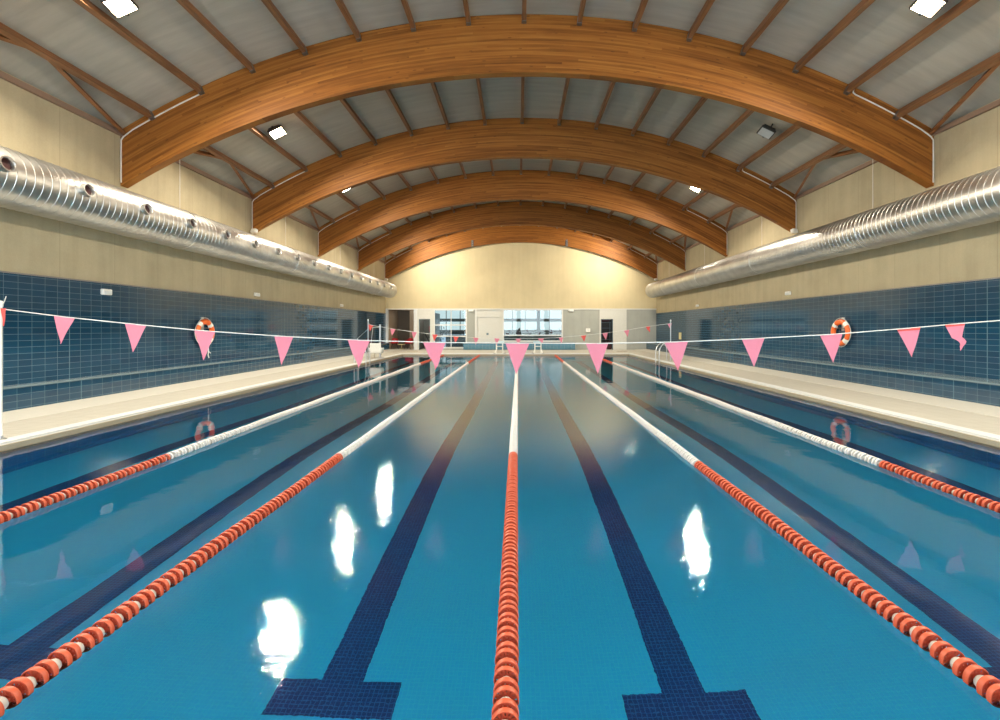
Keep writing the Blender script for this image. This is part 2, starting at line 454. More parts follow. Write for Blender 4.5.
struct(b.build('pool_end_wall',M_PWALLX),'blue tiled short ends of the pool')
# lane lines laid in the mosaic
names=['first lane from the left wall','second lane from the left wall','lane just left of the middle rope','lane just right of the middle rope','second lane from the right wall','first lane from the right wall']
for nm,xc,ya in zip(names,(-5.15,-3.07,-1.06,.97,2.96,5.0),(2.68,2.69,2.58,2.50,2.55,2.55)):
    b=MB(); vs=[];fs=[]
    yb=ya+.24; yy=[ya,yb]+[yb+(22.8-yb)*i/40 for i in range(1,41)]
    for i in range(len(yy)-1):
        y0,y1=yy[i],yy[i+1]; w=.36 if i==0 else .125
        z0,z1=depth(y0)+.004,depth(y1)+.004
        b.add([(xc-w,y0,z0),(xc+w,y0,z0),(xc+w,y1,z1),(xc-w,y1,z1)],[(0,1,2,3)])
    y0,y1=22.8,23.05
    b.add([(xc-.36,y0,depth(y0)+.004),(xc+.36,y0,depth(y0)+.004),(xc+.36,y1,depth(y1)+.004),(xc-.36,y1,depth(y1)+.004)],[(0,1,2,3)])
    o=b.build('lane_marking',M_LINET); struct(o,'navy mosaic line with a crossbar on the pool bottom, '+nm)
b=MB(); b.add([(PL,PN,0),(PR,PN,0),(PR,PF,0),(PL,PF,0)],[(0,1,2,3)])
o=b.build('water_surface',M_WATER,recalc=False);  struct(o,'calm clear pool water')

# unseen back wall; its tall window openings are added to let daylight in
b=MB()
added_wins=[(-7.6,-4.2),(-3.6,-.2),(.4,3.8),(4.4,8.0)]
zb,zt=.4,5.2
xs=[WL]+[v for w in added_wins for v in w]+[WR]
for i in range(0,len(xs),2): b.box(xs[i],xs[i+1],YB-.3,YB,-.2,zt)
for w in added_wins: b.box(w[0],w[1],YB-.3,YB,-.2,zb)
up=arc_pts(40,WL,WR,zup,.03); b.poly([(WL,zt),(WR,zt)]+up[::-1],YB-.3,YB)
struct(b.build('wall_back',M_WALL))

# ------------------------------------------------------------------ arches
ordn=['','nearest and widest','second nearest','third nearest','fourth nearest','farthest, against the far wall']
for i,y in enumerate(ARCH_Y):
    lo=arc_pts(56,WL,WR,zlo); up=arc_pts(56,WL,WR,zup)
    b=MB(); n=len(lo); vs=[];fs=[]
    for (x,z),(x2,z2) in zip(lo,up): vs += [(x,y,z),(x,y,z2),(x,y+.19,z2),(x,y+.19,z)]
    for k in range(n-1):
        for q in range(4):
            fs.append((4*k+q,4*k+(q+1)%4,4*k+4+(q+1)%4,4*k+4+q))
    fs += [(0,1,2,3),(4*n-4,4*n-3,4*n-2,4*n-1)]
    b.add(vs,fs)
    if i==0:
        o=b.build('arch_beam',M_GLU); struct(o,'laminated timber arch overhead')
    else:
        o=b.build('timber_arch',M_GLU)
        tag(o,'orange-brown laminated timber roof arch, '+ordn[i],'arch','laminated timber roof arches')

# purlins, one run per bay
bays=[(ARCH_Y[i]+.19,ARCH_Y[i+1]) for i in range(5)]
bayn=['in front of the nearest arch','between nearest and second arch','between second and third arch','between third and fourth arch','between fourth and farthest arch']
nth=['','first','second','third','fourth','fifth','sixth','seventh']
DA=1.215/RU; PC=.13
def parc(a,dr): return (PC+(RU+dr)*math.sin(a), ZU+(RU+dr)*math.cos(a))
for bi,(y0,y1) in enumerate(bays):
    for k in range(-7,8):
        a=k*DA
        Mx=T(PC,0,ZU)@R(a,'Y')
        b=MB(); b.box(-.043,.043,y0,y1,RU-.19,RU-.002,Mx)
        if k==0: w='at the ridge'
        else: w='%s %s of the ridge'%(nth[abs(k)],'left' if k<0 else 'right')
        o=b.build('roof_purlin',M_PUR); tag(o,'brown timber purlin %s, %s'%(w,bayn[bi]),'purlin','roof purlins between the arches')
        for (s0,s1) in ((y1-.09,y1-.001),(y0+.001,y0+.09)):
            b=MB(); b.box(-.050,-.043,s0,s1,RU-.205,RU-.05,Mx); b.box(.043,.050,s0,s1,RU-.205,RU-.05,Mx); b.box(-.050,.050,s0,s1,RU-.205,RU-.19,Mx)
            b.build('hanger_shoe',M_STEEL,o)
    ym=(y0+y1)/2
    for s in (-1,1):
        xe=(WL+.08) if s<0 else (WR-.08); ze=zup(xe)-.11
        ka=s*7*DA; xk,zk=parc(ka,-.13)
        for e,wy in ((0,y0+.03),(1,y1-.03)):
            b=MB(); yk=ym+(-.12 if e==0 else .12)
            # rectangular bar from the eave corner at the arch up to the outer purlin
            p0=Vector((xe,wy,ze)); p1=Vector((xk+ -s*.0,yk,zk)); t=(p1-p0).normalized(); nn=Vector((s*math.sin(abs(ka)),0,math.cos(ka))); nn=(nn-t*nn.dot(t)).normalized(); sd=t.cross(nn)
            vs=[]
            for p in (p0,p1):
                for u,v in ((-1,-1),(1,-1),(1,1),(-1,1)): vs.append(p+sd*u*.034+nn*v*.045)
            b.add(vs,[(0,1,2,3),(4,7,6,5),(0,4,5,1),(1,5,6,2),(2,6,7,3),(3,7,4,0)])
            o=b.build('diagonal_brace',M_BRC)
            tag(o,'dark timber brace at %s eave, %s half, %s'%('left' if s<0 else 'right','near' if e==0 else 'far',bayn[bi]),'brace','diagonal braces at the eaves')

# conduits on the arch ends
for i,y in enumerate(ARCH_Y[1:],1):
    for s in (-1,1):
        xe=WL+.03 if s<0 else WR-.03
        pts=[(xe,y-.02,zlo(xe)+.05),(xe,y-.02,zup(xe)-.24),(xe-s*.05,y-.02,zup(xe)-.17)]
        for q in range(1,9):
            x=xe-s*(.05+q*.205); pts.append((x,y-.02,zup(x)-.17))
        x=pts[-1][0]; pts += [(x-s*.05,y-.02,zup(x)-.13),(x-s*.03,y-.02,zup(x)-.03)]
        b=MB(); b.ring_path(pts,.014,8)
        o=b.build('cable_conduit',M_COND,smooth=True)
        tag(o,'thin white cable conduit on the %s end of the %s arch'%('left' if s<0 else 'right',ordn[i].split(' and')[0].split(',')[0]),'conduit','white conduits on the arches')

# ------------------------------------------------------------------ flood lights
def floodlight(x,y,z,lit,label,side,tx=-12,ty=30):
    t=thing('flood_light',label,'flood light',(x,y,z),'flood lights under the roof')
    tilt=R(math.radians(tx),'X')@R(side*math.radians(ty),'Y')          # lens looks down and towards the pool
    b=MB(); b.bbox(-.20,.20,-.17,.17,-.03,.05,.02,tilt)
    for q in range(7): b.box(-.16,.16,-.14+q*.045,-.132+q*.045,.05,.10,tilt)
    b.build('housing',M_BLACK,t)
    b=MB(); b.bbox(-.17,.17,-.14,.14,-.036,-.028,.003,tilt); b.build('lens',M_LAMP if lit else M_LENS0,t)
    b=MB(); 
    for sy in (-.19,.18): b.box(side*.02-.015,side*.02+.015,sy,sy+.01,-.02,.20,tilt)
    b.box(side*.02-.015,side*.02+.015,-.19,.19,.19,.20,tilt)
    p=Vector((side*.02,0,.195)); p=tilt@p
    b.ring_path([p,Vector((side*.33,0,.10))],.014,8)
    b.build('bracket',M_BLACK,t)
    if lit:
        ld=bpy.data.lights.new('flood_lamp','AREA'); ld.shape='SQUARE'; ld.size=.30; ld.energy=LAMP_W; ld.color=(1.0,.88,.69); ld.spread=PI
        lo=bpy.data.objects.new('flood_lamp',ld); COL.objects.link(lo); lo.parent=t
        lo.matrix_local=tilt@T(0,0,-.045)
    return t
lb=['in front of the nearest arch','between nearest and second arch','between second and third arch','between third and fourth arch','between fourth and farthest arch']
for bi in range(5):
    y=7.65+5*bi
    for s in (-1,1):
        x= -6.52 if s<0 else 6.72
        z= 6.80
        lit= not (bi in (1,3) and s>0)
        floodlight(x,y,z,lit,('%s flood light under the %s roof slope, %s')%('glowing warm' if lit else 'unlit dark grey','left' if s<0 else 'right',lb[bi]),s,*((12,50) if bi==4 else (-12,30)))
for s in (-1,1):   # unseen pair, added to light the near end of the pool
    floodlight(-6.52 if s<0 else 6.72, 2.65, 6.8, True, 'added unseen flood light over the near end of the pool, %s side'%('left' if s<0 else 'right'), s)

for x,lab in ((-2.95,'small grey steel plate under the farthest arch, left of its crown'),(3.15,'small grey steel plate under the farthest arch, right of its crown')):
    t=thing('splice_plate',lab,'plate',(x,ARCH_Y[5],zlo(x)),'grey plates on the farthest arch')
    b=MB(); b.bbox(-.07,.07,-.03,0,-.03,.42,.006); b.build('plate_body',M_STEEL,t)
    b=MB()
    for zz in (.05,.2,.35): b.lathe([(0,0),(.02,0),(.02,.012),(0,.012)],T(0,-.042,zz)@R(-PI/2,'X'),8)
    b.build('bolts',M_DUCT,t)
# ------------------------------------------------------------------ ventilation ducts
def duct(xc,side,label):
    zc=3.87; r=.46; y0,y1=-4.6,29.55
    t=thing('ventilation_duct',label,'duct',(xc,0,zc),'round metal ventilation ducts')
    prof=[]; y=y0; pitch=.135
    while y<y1-.12:
        prof += [(r,y),(r,y+pitch-.014),(r+.005,y+pitch-.011),(r+.005,y+pitch-.003)]; y+=pitch
    prof += [(r,y1-.1),(r-.02,y1-.03),(r-.09,y1),(.02,y1+.005)]
    M=R(-PI/2,'X')     # local z -> +y
    b=MB(); b.lathe(prof,M,56); b.build('duct_body',M_DUCT,t,smooth=True)
    for yy in (6.3,11.2,16.3,21.3,26.3):
        b=MB(); b.lathe([(r+.004,yy-.02),(r+.016,yy-.02),(r+.016,yy+.02),(r+.004,yy+.02)],M,48); b.build('hoop',M_SEAM,t,smooth=True)
        z1=zup(xc+side*.02)-.02-zc
        b=MB(); b.ring_path([(0,yy,r+.005),(0,yy,z1)],.006,6); b.build('hanger_rod',M_COND,t)
    if side<0:
        for q in range(17):
            yy=6.95+1.32*q
            if yy>29.3: break
            an=math.radians(8)
            Mn=T(0,yy,0)@R(-an,'Y')@R(PI/2,'Y')   # local z -> +x tilted up
            b=MB(); b.lathe([(.112,r-.02),(.112,r+.07),(.118,r+.078),(.098,r+.078),(.088,r+.06),(.088,r-.01)],Mn,24); nz=b.build('nozzle',M_DUCT,t,smooth=True)
            b=MB(); b.lathe([(.0875,r+.022),(.05,r+.030),(.0,r+.030)],Mn,20); b.build('inner_disc',M_RED,nz,smooth=True)  # disc closing the nozzle, the dark red reflection inside put into its colour
    return t
duct(WL+.53,-1,'large galvanised spiral duct with round nozzles along the left wall')
duct(WR-.53,1,'large plain galvanised spiral duct along the right wall')

# ------------------------------------------------------------------ small fittings on the walls
def emergency_light(x,y,z,side,label,w=.26):
    t=thing('emergency_light',label,'emergency light',(x,y,z),'white emergency lights')
    s=-side if side else 0
    b=MB()
    if side: b.bbox(min(0,s*.07),max(0,s*.07),-w/2,w/2,-.06,.06,.012)
    else: b.bbox(-w/2,w/2,-.07,0,-.06,.06,.012)
    b.build('housing',M_PWHITE,t)
    b=MB()
    if side: b.bbox(min(s*.06,s*.09),max(s*.06,s*.09),-w/2+.03,w/2-.03,-.045,.02,.01)
    else: b.bbox(-w/2+.03,w/2-.03,-.09,-.06,-.045,.02,.01)
    b.build('diffuser',M_COPE,t)
emergency_light(WL+.012,9.75,Z_at(292,9.75),-1,'white emergency light on the left wall tiles, near the pole',.22)
emergency_light(WL,F*8.64/(518-256),2.60,-1,'white emergency light above the left tiles, beyond the lifebuoy')
emergency_light(WL,F*8.64/(518-341),2.60,-1,'small white emergency light above the left tiles, nearest the far wall')
emergency_light(WR,F*9.04/(789-518),2.66,1,'white emergency light above the right tiles, before the lifebuoy')
emergency_light(WR,F*9.04/(698-518),2.62,1,'small white emergency light above the right tiles, nearest the far wall')
emergency_light(fx(471),FW,fz(310.7),0,'white emergency light on the far wall, left of the roller shutter',.33)
emergency_light(fx(571),FW,fz(310.7),0,'white emergency light on the far wall, right of the wide window',.33)
def sensor(x,y,z,side,label):
    t=thing('speaker_box',label,'speaker','' or (x,y,z),'small white boxes at the arch feet')
    b=MB(); b.bbox(-.11,.11,-.10,.02,-.07,.07,.02,R(side*.35,'Z')@R(-.25,'X')); b.build('housing',M_PWHITE,t)
    b=MB(); b.box(-.015,.015,.0,.06,-.015,.015); b.box(min(0,side*.16),max(0,side*.16),.045,.06,-.015,.015); b.build('bracket',M_STEEL,t)
for i,nm in ((2,'second nearest'),(5,'farthest')):
    y=ARCH_Y[i]
    sensor(WL+.16,y-.08,zlo(WL)+.02,-1,'small white box fixed at the left foot of the %s arch'%nm)
    sensor(WR-.16,y-.08,zlo(WR)+.02,1,'small white box fixed at the right foot of the %s arch'%nm)

# lifebuoys
def lifebuoy(x,y,z,side,label):
    t=thing('lifebuoy',label,'lifebuoy',(x,y,z),'orange lifebuoys on the side walls')
    Rr,r=.295,.072
    s=-side
    Mb=R(PI/2,'Y')@R(.35,'Z')
    def tor(b,a0,a1,rr,n):
        pts=[]; vs=[];fs=[]; m=14; full=abs(a1-a0-2*PI)<1e-6; cols=n if full else n+1
        for k in range(cols):
            a=a0+(a1-a0)*k/n
            for q in range(m):
                c=2*PI*q/m
                vs.append(Mb@Vector(((Rr+rr*math.cos(c))*math.cos(a),(Rr+rr*math.cos(c))*math.sin(a),rr*.8*math.sin(c))))
        for k in range(n):
            k2=(k+1)%cols
            for q in range(m): fs.append((k*m+q,k*m+(q+1)%m,k2*m+(q+1)%m,k2*m+q))
        b.add(vs,fs)
    b=MB(); tor(b,0,2*PI,r,56); b.build('ring',M_BUOY,t,smooth=True)
    for q in range(4):
        a=PI/4+q*PI/2-.35
        b=MB(); tor(b,a-.19,a+.19,r+.004,8); b.build('white_band',M_PWHITE,t,smooth=True)
    b=MB(); pts=[]
    for k in range(49):
        a=2*PI*k/48; rr=Rr+r+.012+.02*abs(math.sin(2*(a-PI/4+.35)))
        pts.append(Mb@Vector((rr*math.cos(a),rr*math.sin(a),.0)))
    b.ring_path(pts,.008,6,False); b.build('grab_rope',M_CORD,t,smooth=True)
    b=MB(); xw=side*.062
    b.box(min(xw,xw+side*.02),max(xw,xw+side*.02),-.05,.05,.05,.42); 
    b.ring_path([(xw,0,.12),(xw-side*.15,0,.12),(xw-side*.17,0,.2)],.012,8)
    b.build('wall_hook',M_STAIN,t)
    if side<0:
        b=MB(); b.ring_path([(.05,.06,-.36),(.05,.07,-.5),(.05,.05,-.62),(.05,.09,-.70)],.012,6); b.ring_path([(.05,.05,-.50),(.06,.14,-.57)],.010,6); b.build('hanging_line',M_CORD,t)
lifebuoy(WL+.095,12.75,Z_at(332.5,12.75),-1,'orange and white lifebuoy hanging on the left tiled wall')
lifebuoy(WR-.095,12.95,Z_at(332.5,12.95),1,'orange and white lifebuoy hanging on the right tiled wall')

# ------------------------------------------------------------------ lane ropes
def disc_mesh(flip):
    b=MB(); n=36; ro,ri,hl=.053,.048,.0112
    M=R(-PI/2,'X')
    b.lathe([(ri,0),(ri,-hl),(ro-.002,-hl),(ro,-(hl-.003)),(ro,(hl-.003)),(ro-.002,hl),(ri,hl),(ri,0)],M,n)
    # web with openings
    b.mi=1
    y0,y1=((-.0085,-.006) if flip else (.003,.006))
    radii=[.012,.030,.038,ri] if flip else [.012,.024,.044,ri]
    for k in range(n):
        a0=2*PI*k/n; a1=2*PI*(k+1)/n
        for q in range(3):
            if q==1 and k%3==1: 
                continue
            r0,r1=radii[q],radii[q+1]
            P=[(r0,a0),(r1,a0),(r1,a1),(r0,a1)]
            vs=[(r*math.cos(a),y0,r*math.sin(a)) for r,a in P]+[(r*math.cos(a),y1,r*math.sin(a)) for r,a in P]
            b.add(vs,[(0,1,2,3),(7,6,5,4),(0,4,5,1),(2,6,7,3),(1,5,6,2),(3,7,4,0)])
    b.lathe([(.012,-.016),(.016,-.016),(.016,.016),(.012,.016)],M,14)
    return b
def mesh_of(b,name,mats,smooth=True):
    o=b.build(name,mats,smooth=smooth); me=o.data; bpy.data.objects.remove(o); return me
D_OR=[mesh_of(disc_mesh(f),'float_disc',[M_ORANGE,M_DORANGE]) for f in (0,1)]
D_WH=[mesh_of(disc_mesh(f),'float_disc_white',[M_FWHITE,M_FWHITE]) for f in (0,1)]
sb=MB(); sb.lathe([(.012,-.016),(.028,-.015),(.033,0),(.028,.015),(.012,.016)],R(-PI/2,'X'),16); SPM=mesh_of(sb,'spacer_ring',[M_FSPACE])
def lane_rope(x0,xf,ystart,trans,trans2,label,wob):
    t=thing('lane_rope',label,'lane rope',(0,0,0),'lane ropes floating across the pool')
    ya,yb=PN+.12,PF-.12; p=.0540
    def xy(y):
        u=(y-PN)/(PF-PN); return x0+(xf-x0)*u + wob*math.sin(u*PI*2.3)
    def zz(y): return .012+.004*math.sin(y*3.1+x0)
    pts=[(xy(PN),PN+.03,.02)]+[(xy(y),y,zz(y)) for y in [ya+(yb-ya)*i/60 for i in range(61)]]+[(xy(PF),PF-.03,.02)]
    b=MB(); b.ring_path(pts,.006,6); b.build('cable',M_STAIN,t,smooth=True)
    y=ya; rest=MB(); cnt=0; i=0
    while y<yb:
        yy=y+(-.0045 if i%2 else .0045)+random.uniform(-.0015,.0015)
        orange = yy<trans or yy>trans2
        if ystart<=y and cnt<100:
            me=(D_OR if orange else D_WH)[i%2]
            o=bpy.data.objects.new('float_disc',me); COL.objects.link(o); o.parent=t
            o.location=(xy(yy)+random.uniform(-.0012,.0012),yy,zz(yy)+random.uniform(-.001,.001))
            o.rotation_euler=(random.uniform(-.05,.05),random.uniform(0,6),random.uniform(-.05,.05))
            cnt+=1
            if i%2==0 and cnt<100 and orange:
                o=bpy.data.objects.new('spacer_ring',SPM); COL.objects.link(o); o.parent=t; o.location=(xy(yy),y-p*.5,zz(yy))
        else:
            rest.mi=0 if orange else 1
            Mt=T(xy(yy),yy,zz(yy))@R(-PI/2,'X')
            rest.lathe([(.012,.004),(.047,.004),(.048,-.0112),(.053,-.0095),(.053,.0095),(.048,.0112),(.047,.008),(.012,.008)],Mt,14 if y<12 else 10)
        y+=p; i+=1
    o=rest.build('float_disc',[M_ORANGE,M_FWHITE],t,smooth=True); o['kind']='stuff'
    return t
lane_rope(-4.02,-4.06,3.1,5.35,19.3,'leftmost lane rope, red end and white middle, beside the left deck',.01)
lane_rope(-2.05,-2.12,1.7,5.35,19.6,'second lane rope from the left, red end and white middle',.012)
lane_rope(-.045,-.06,1.5,5.45,20.3,'middle lane rope running straight ahead, red end and white middle',-.008)
lane_rope(1.93,2.02,1.7,5.08,20.2,'second lane rope from the right, red end and white middle',.012)
lane_rope(3.93,4.02,3.1,5.08,19.6,'rightmost lane rope, red end and white middle, beside the right deck',.012)

# ------------------------------------------------------------------ bunting
def flag_mesh(w,h,seed,crumple=0,flip=0.0,hem=False):
    rnd=random.Random(seed); ph=rnd.uniform(0,6); amp=rnd.uniform(.002,.006)
    nx,nz=10,12; b=MB(); vs=[];fs=[]
    lean=rnd.uniform(-.05,.05)
    for j in range(nz+1):
        v=j/nz; ww=w*(1-v)*.5
        for i in range(nx+1):
            u=-1+2*i/nx
            x=u*ww+lean*w*v; z=-v*h; y=amp*math.sin(u*2.2+ph+v*3)*v*1.4+.003*math.sin(v*6+ph)
            if crumple:
                k=max(0,v-.50)
                x+=crumple*k*.25*w; y-= .10*crumple*math.sin(min(1,k*3)*PI)*w
                if v>.5: x+= .13*min(1,crumple*1.4)*w*math.sin((v-.5)*2*PI)
                z=-v*h*(.94)
            vs.append((x,y,z))
    for j in range(nz):
        for i in range(nx):
            a=j*(nx+1)+i; fs.append((a,a+1,a+nx+2,a+nx+1))
            b.m.append(1 if (hem and j==0) else 0)
    o=len(b.v); b.v+=vs; b.f+=fs
    return b
def bunting(name_label,y,flags,ends,w,h,group,r):
    t=thing('bunting_line',name_label,'bunting',(0,y,0),group)
    pts=[(ends[0][0],0,ends[0][1])]
    for f in flags: pts.append((X_at(f[0],y),0,Z_at(f[1],y)))
    pts.append((ends[1][0],0,ends[1][1]))
    b=MB(); b.ring_path(pts,r,8); b.build('cord',M_CORD,t,smooth=True)
    for i,f in enumerate(flags):
        px,py=f[0],f[1]; hh=f[2] if len(f)>2 else h; ww=f[3] if len(f)>3 else w; cr=f[4] if len(f)>4 else 0; red=f[5] if len(f)>5 else 0
        b=flag_mesh(ww,hh,i*7+3,cr,hem=red==1)
        o=b.build('pennant',[M_PINKR if red==2 else M_PINK,M_PINKR],t,smooth=True,recalc=False)
        j=min(len(pts)-2,max(1,i+1)); dx=pts[j+1][0]-pts[j-1][0]; dzz=pts[j+1][2]-pts[j-1][2]
        o.location=(X_at(px,y),-.004,Z_at(py,y)); o.rotation_euler=(0,-math.atan2(dzz,dx),random.uniform(-.15,.15))
    return t
YN=5.85
near=[(64.5,317.0,.34,.25),(136,324.5,.345,.25),(205,331,.36,.27),(284,336.5,.35,.255),(359,340.3,.37,.27,.25),(434.5,342.5,.36,.28,.3),(517.5,343.2,.39,.30),(597,343.5,.38,.29),(676,342,.36,.285),(753,338.7,.35,.27),(831,334.5,.35,.265),(908.5,328.3,.36,.27,0,1),(955,324.0,.36,.27,1,1)]
bunting('near line of large pink pennants strung across the pool',YN,near,((-6.47,Z_at(309,YN)),(6.36,Z_at(318.5,YN))),.27,.36,'pennant lines over the pool',.006)
YR=20.5
far=[(371,325,.30,.24,.3,2),(393,329.0),(414.3,332.0),(435,334.5,.3,.24,0,2),(456,336.5,.30,.24,0,2),(476,337.7),(497,338.3),(518.3,338.6),(541,338.4,.24,.28,.4),(561,337.4,.30,.2,.3),(583.5,335.4,.28,.24,0,2),(605,333.0),(626.5,330.2),(648,326.5,.30,.2,1,2),(669.5,323.6,.26,.2)]
bunting('far line of small pink and red pennants near the far end',YR,far,((-6.58,Z_at(323.2,YR)),(6.70,Z_at(322.6,YR))),.24,.31,'pennant lines over the pool',.007)
def flag_pole(x,y,top,label,fat=.022,extra=False):
    t=thing('pennant_pole',label,'pole',(x,y,.1),'pennant poles on the deck edge')
    b=MB(); b.ring_path([(0,0,0),(0,0,top-.1)],fat,14); b.build('post',M_STAIN if not extra else M_PWHITE,t,smooth=True)
    b=MB(); b.lathe([(.0,.0),(.06,.0),(.06,.012),(fat+.012,.02),(fat+.01,.05),(fat,.05)],Matrix.Identity(4),18); b.build('base_flange',M_STAIN,t,smooth=True)
    b=MB(); b.lathe([(fat+.006,top-.16),(fat+.008,top-.15),(fat+.006,top-.09),(.0,top-.08)],Matrix.Identity(4),14); b.build('cap',M_PWHITE,t,smooth=True)
    return t
flag_pole(-6.485,YN,Z_at(302,YN),'white post at the left deck edge holding the near pennant line',.019,True)
flag_pole(6.36,YN,Z_at(312,YN),'white post at the right deck edge holding the near pennant line',.024,True)
flag_pole(-6.58,YR,Z_at(319.5,YR),'slim post at the left deck edge holding the far pennant line')
flag_pole(6.70,YR,Z_at(320,YR),'slim post at the right deck edge holding the far pennant line')
# spare pennants bunched at the near left post
b=flag_mesh(.07,.22,5); o=b.build('bunched_pennant',[M_PINKR,M_PINKR],smooth=True,recalc=False); o.location=(-6.425,YN-.02,Z_at(308.5,YN))
tag(o,'bunched red and pink pennant end tied at the left near post','pennant')
b=MB(); b.ring_path([(-6.44,YN-.025,Z_at(307,YN)),(-6.41,YN-.02,Z_at(301,YN)),(-6.39,YN-.02,Z_at(296.5,YN))],.005,6); b.ring_path([(-6.50,YN-.03,Z_at(307,YN)),(-6.47,YN-.035,Z_at(305.5,YN)),(-6.43,YN-.03,Z_at(308,YN))],.010,8)
o=b.build('tie_cord',M_CORD,smooth=True); tag(o,'knotted white cord end on top of the left near post','cord')
# guy line of far left pole
b=MB(); b.ring_path([(-6.58,YR,Z_at(329,YR)),(-7.05,YR,1.03),(-7.06,YR,.1)],.012,8)
o=b.build('stay_rod',M_STAIN,smooth=True); tag(o,'slanted thin metal stay beside the far left pennant post','stay')

# ------------------------------------------------------------------ ladders, lift, blocks
def ladder(x,y,s,label):
    t=thing('pool_ladder',label,'pool ladder',(x,y,.1),'steel pool ladders')
    for dy in (-.25,.25):
        pts=[(s*.38,dy,0),(s*.38,dy,.45),(s*.36,dy,.60),(s*.28,dy,.72),(s*.16,dy,.76),(s*.04,dy,.70),(-s*.05,dy,.56),(-s*.10,dy,.40),(-s*.10,dy,-1.1)]
        b=MB(); b.ring_path(pts,.021,10); b.build('handrail',M_STAIN,t,smooth=True)
    for q in range(4):
        b=MB(); b.bbox(-s*.10-.04,-s*.10+.04,-.25,.25,-.35-q*.25-.012,-.35-q*.25+.012,.004); b.build('step',M_STAIN,t)
    for dy in (-.25,.25):
        b=MB(); b.lathe([(.0,.0),(.05,.0),(.05,.012),(.024,.02)],T(s*.38,dy,0),14); b.build('flange',M_STAIN,t,smooth=True)
ladder(PL,19.3,-1,'stainless pool ladder at the left pool edge near the lift chair')
ladder(PR,20.0,1,'stainless pool ladder at the right pool edge near the far end')

def pool_lift(x,y):
    t=thing('pool_lift','white seat pool lift with steel mast at the far left pool edge','pool lift',(x,y,.1))
    h=Z_at(324.5,y)-.1
    b=MB(); b.ring_path([(0,0,0),(0,0,h)],.045,14); b.build('mast',M_STAIN,t,smooth=True)
    b=MB(); b.bbox(-.16,.16,-.16,.16,0,.03,.006); b.build('base_plate',M_STAIN,t)
    b=MB(); b.ring_path([(0,-.02,h-.12),(-.26,-.25,h-.14)],.022,8); b.ring_path([(-.26,-.25,h-.14),(-.26,-.53,.66)],.016,8); b.build('boom',M_STAIN,t,smooth=True)
    # seat shell: back facing the viewer
    b=MB(); 
    for (a,c,d,e,f,g) in ((-.31,.20,-.58,-.54,.26,.70),(-.31,.20,-.58,-.12,.24,.29)):
        b.bbox(a,c,d,e,f,g,.02)
    b.bbox(-.34,-.30,-.56,-.14,.27,.48,.015); b.bbox(.19,.23,-.56,-.14,.27,.48,.015)
    b.build('seat',M_PWHITE,t)
    b=MB()
    b.ring_path([(-.28,-.50,.25),(-.30,-.62,.15),(-.30,-.62,.03)],.014,8); b.ring_path([(-.08,-.50,.25),(-.08,-.62,.15),(-.08,-.62,.03)],.014,8)
    b.bbox(-.33,-.05,-.72,-.52,.02,.045,.006); b.build('footrest',M_GUT,t)
    b=MB(); b.ring_path([(.03,-.4,.70),(.14,-.38,.56),(.20,-.36,.40),(.12,-.3,.32),(.02,-.3,.36)],.012,8); b.build('side_rail',M_STAIN,t,smooth=True)
pool_lift(X_at(380.0,22.0),22.0)

def start_block(x,y,label):
    t=thing('starting_block',label,'starting block',(x,y,.09),'starting blocks at the far end')
    b=MB(); b.bbox(-.26,.26,-.30,.25,.60,.66,.012,R(math.radians(6),'X')); b.build('platform',M_BLUETOP,t)
    for sx in (-1,1):
        b=MB(); b.ring_path([(sx*.17,-.05,.61),(sx*.17,-.05,.18),(sx*.27,-.20,.0)],.035,8); b.build('leg',M_PWHITE,t,smooth=True)
        b=MB(); b.bbox(sx*.28-.06,sx*.28+.06,-.26,-.14,0,.03,.005); b.build('foot',M_BLACK,t)
    b=MB(); b.ring_path([(-.17,-.06,.38),(.17,-.06,.38)],.028,8); b.ring_path([(-.17,.12,.0),(-.17,.12,.6)],.02,8); b.ring_path([(.17,.12,.0),(.17,.12,.6)],.02,8); b.build('cross_bar',M_PWHITE,t,smooth=True)
start_block(X_at(499.5,26.0),26.15,'white legged starting block, left of the pair at the far end')
start_block(X_at(538,26.0),26.15,'white legged starting block, right of the pair at the far end')

# ------------------------------------------------------------------ far wall joinery
def frame_box(b,x0,x1,z0,z1,y0,y1,t=.07):
    b.box(x0,x0+t,y0,y1,z0,z1); b.box(x1-t,x1,y0,y1,z0,z1); b.box(x0+t,x1-t,y0,y1,z1-t,z1); b.box(x0+t,x1-t,y0,y1,z0,z0+t)
def window(name,px0,px1,z0,z1,vbars,hbars,label,t=.09):
    w=thing(name,label,'window'); w['kind']='structure'
    x0,x1=fx(px0),fx(px1)
    b=MB(); frame_box(b,x0,x1,z0,z1,FW-.02,FW+.10,t)
    b.build('window_frame',M_WHITE,w)
    b=MB()
    for p,tt in vbars: b.box(fx(p)-tt/2,fx(p)+tt/2,FW+.02,FW+.07,z0+t,z1-t)
    for p,tt in hbars: b.box(x0+t,x1-t,FW+.025,FW+.065,fz(p)-tt/2,fz(p)+tt/2)
    b.build('mullion',M_WHITE,w)
    b=MB(); b.box(x0+t,x1-t,FW+.045,FW+.052,z0+t,z1-t); b.build('pane',M_GLASS,w)
window('window_1',433.5,467,.16,BT,[(451,.05)],[(325,.07),(336.3,.07)],'left window of the far wall with white bars')
window('window_2',502.5,563,.60,BT,[],[(335.3,.07)],'wide window of the far wall looking outside')
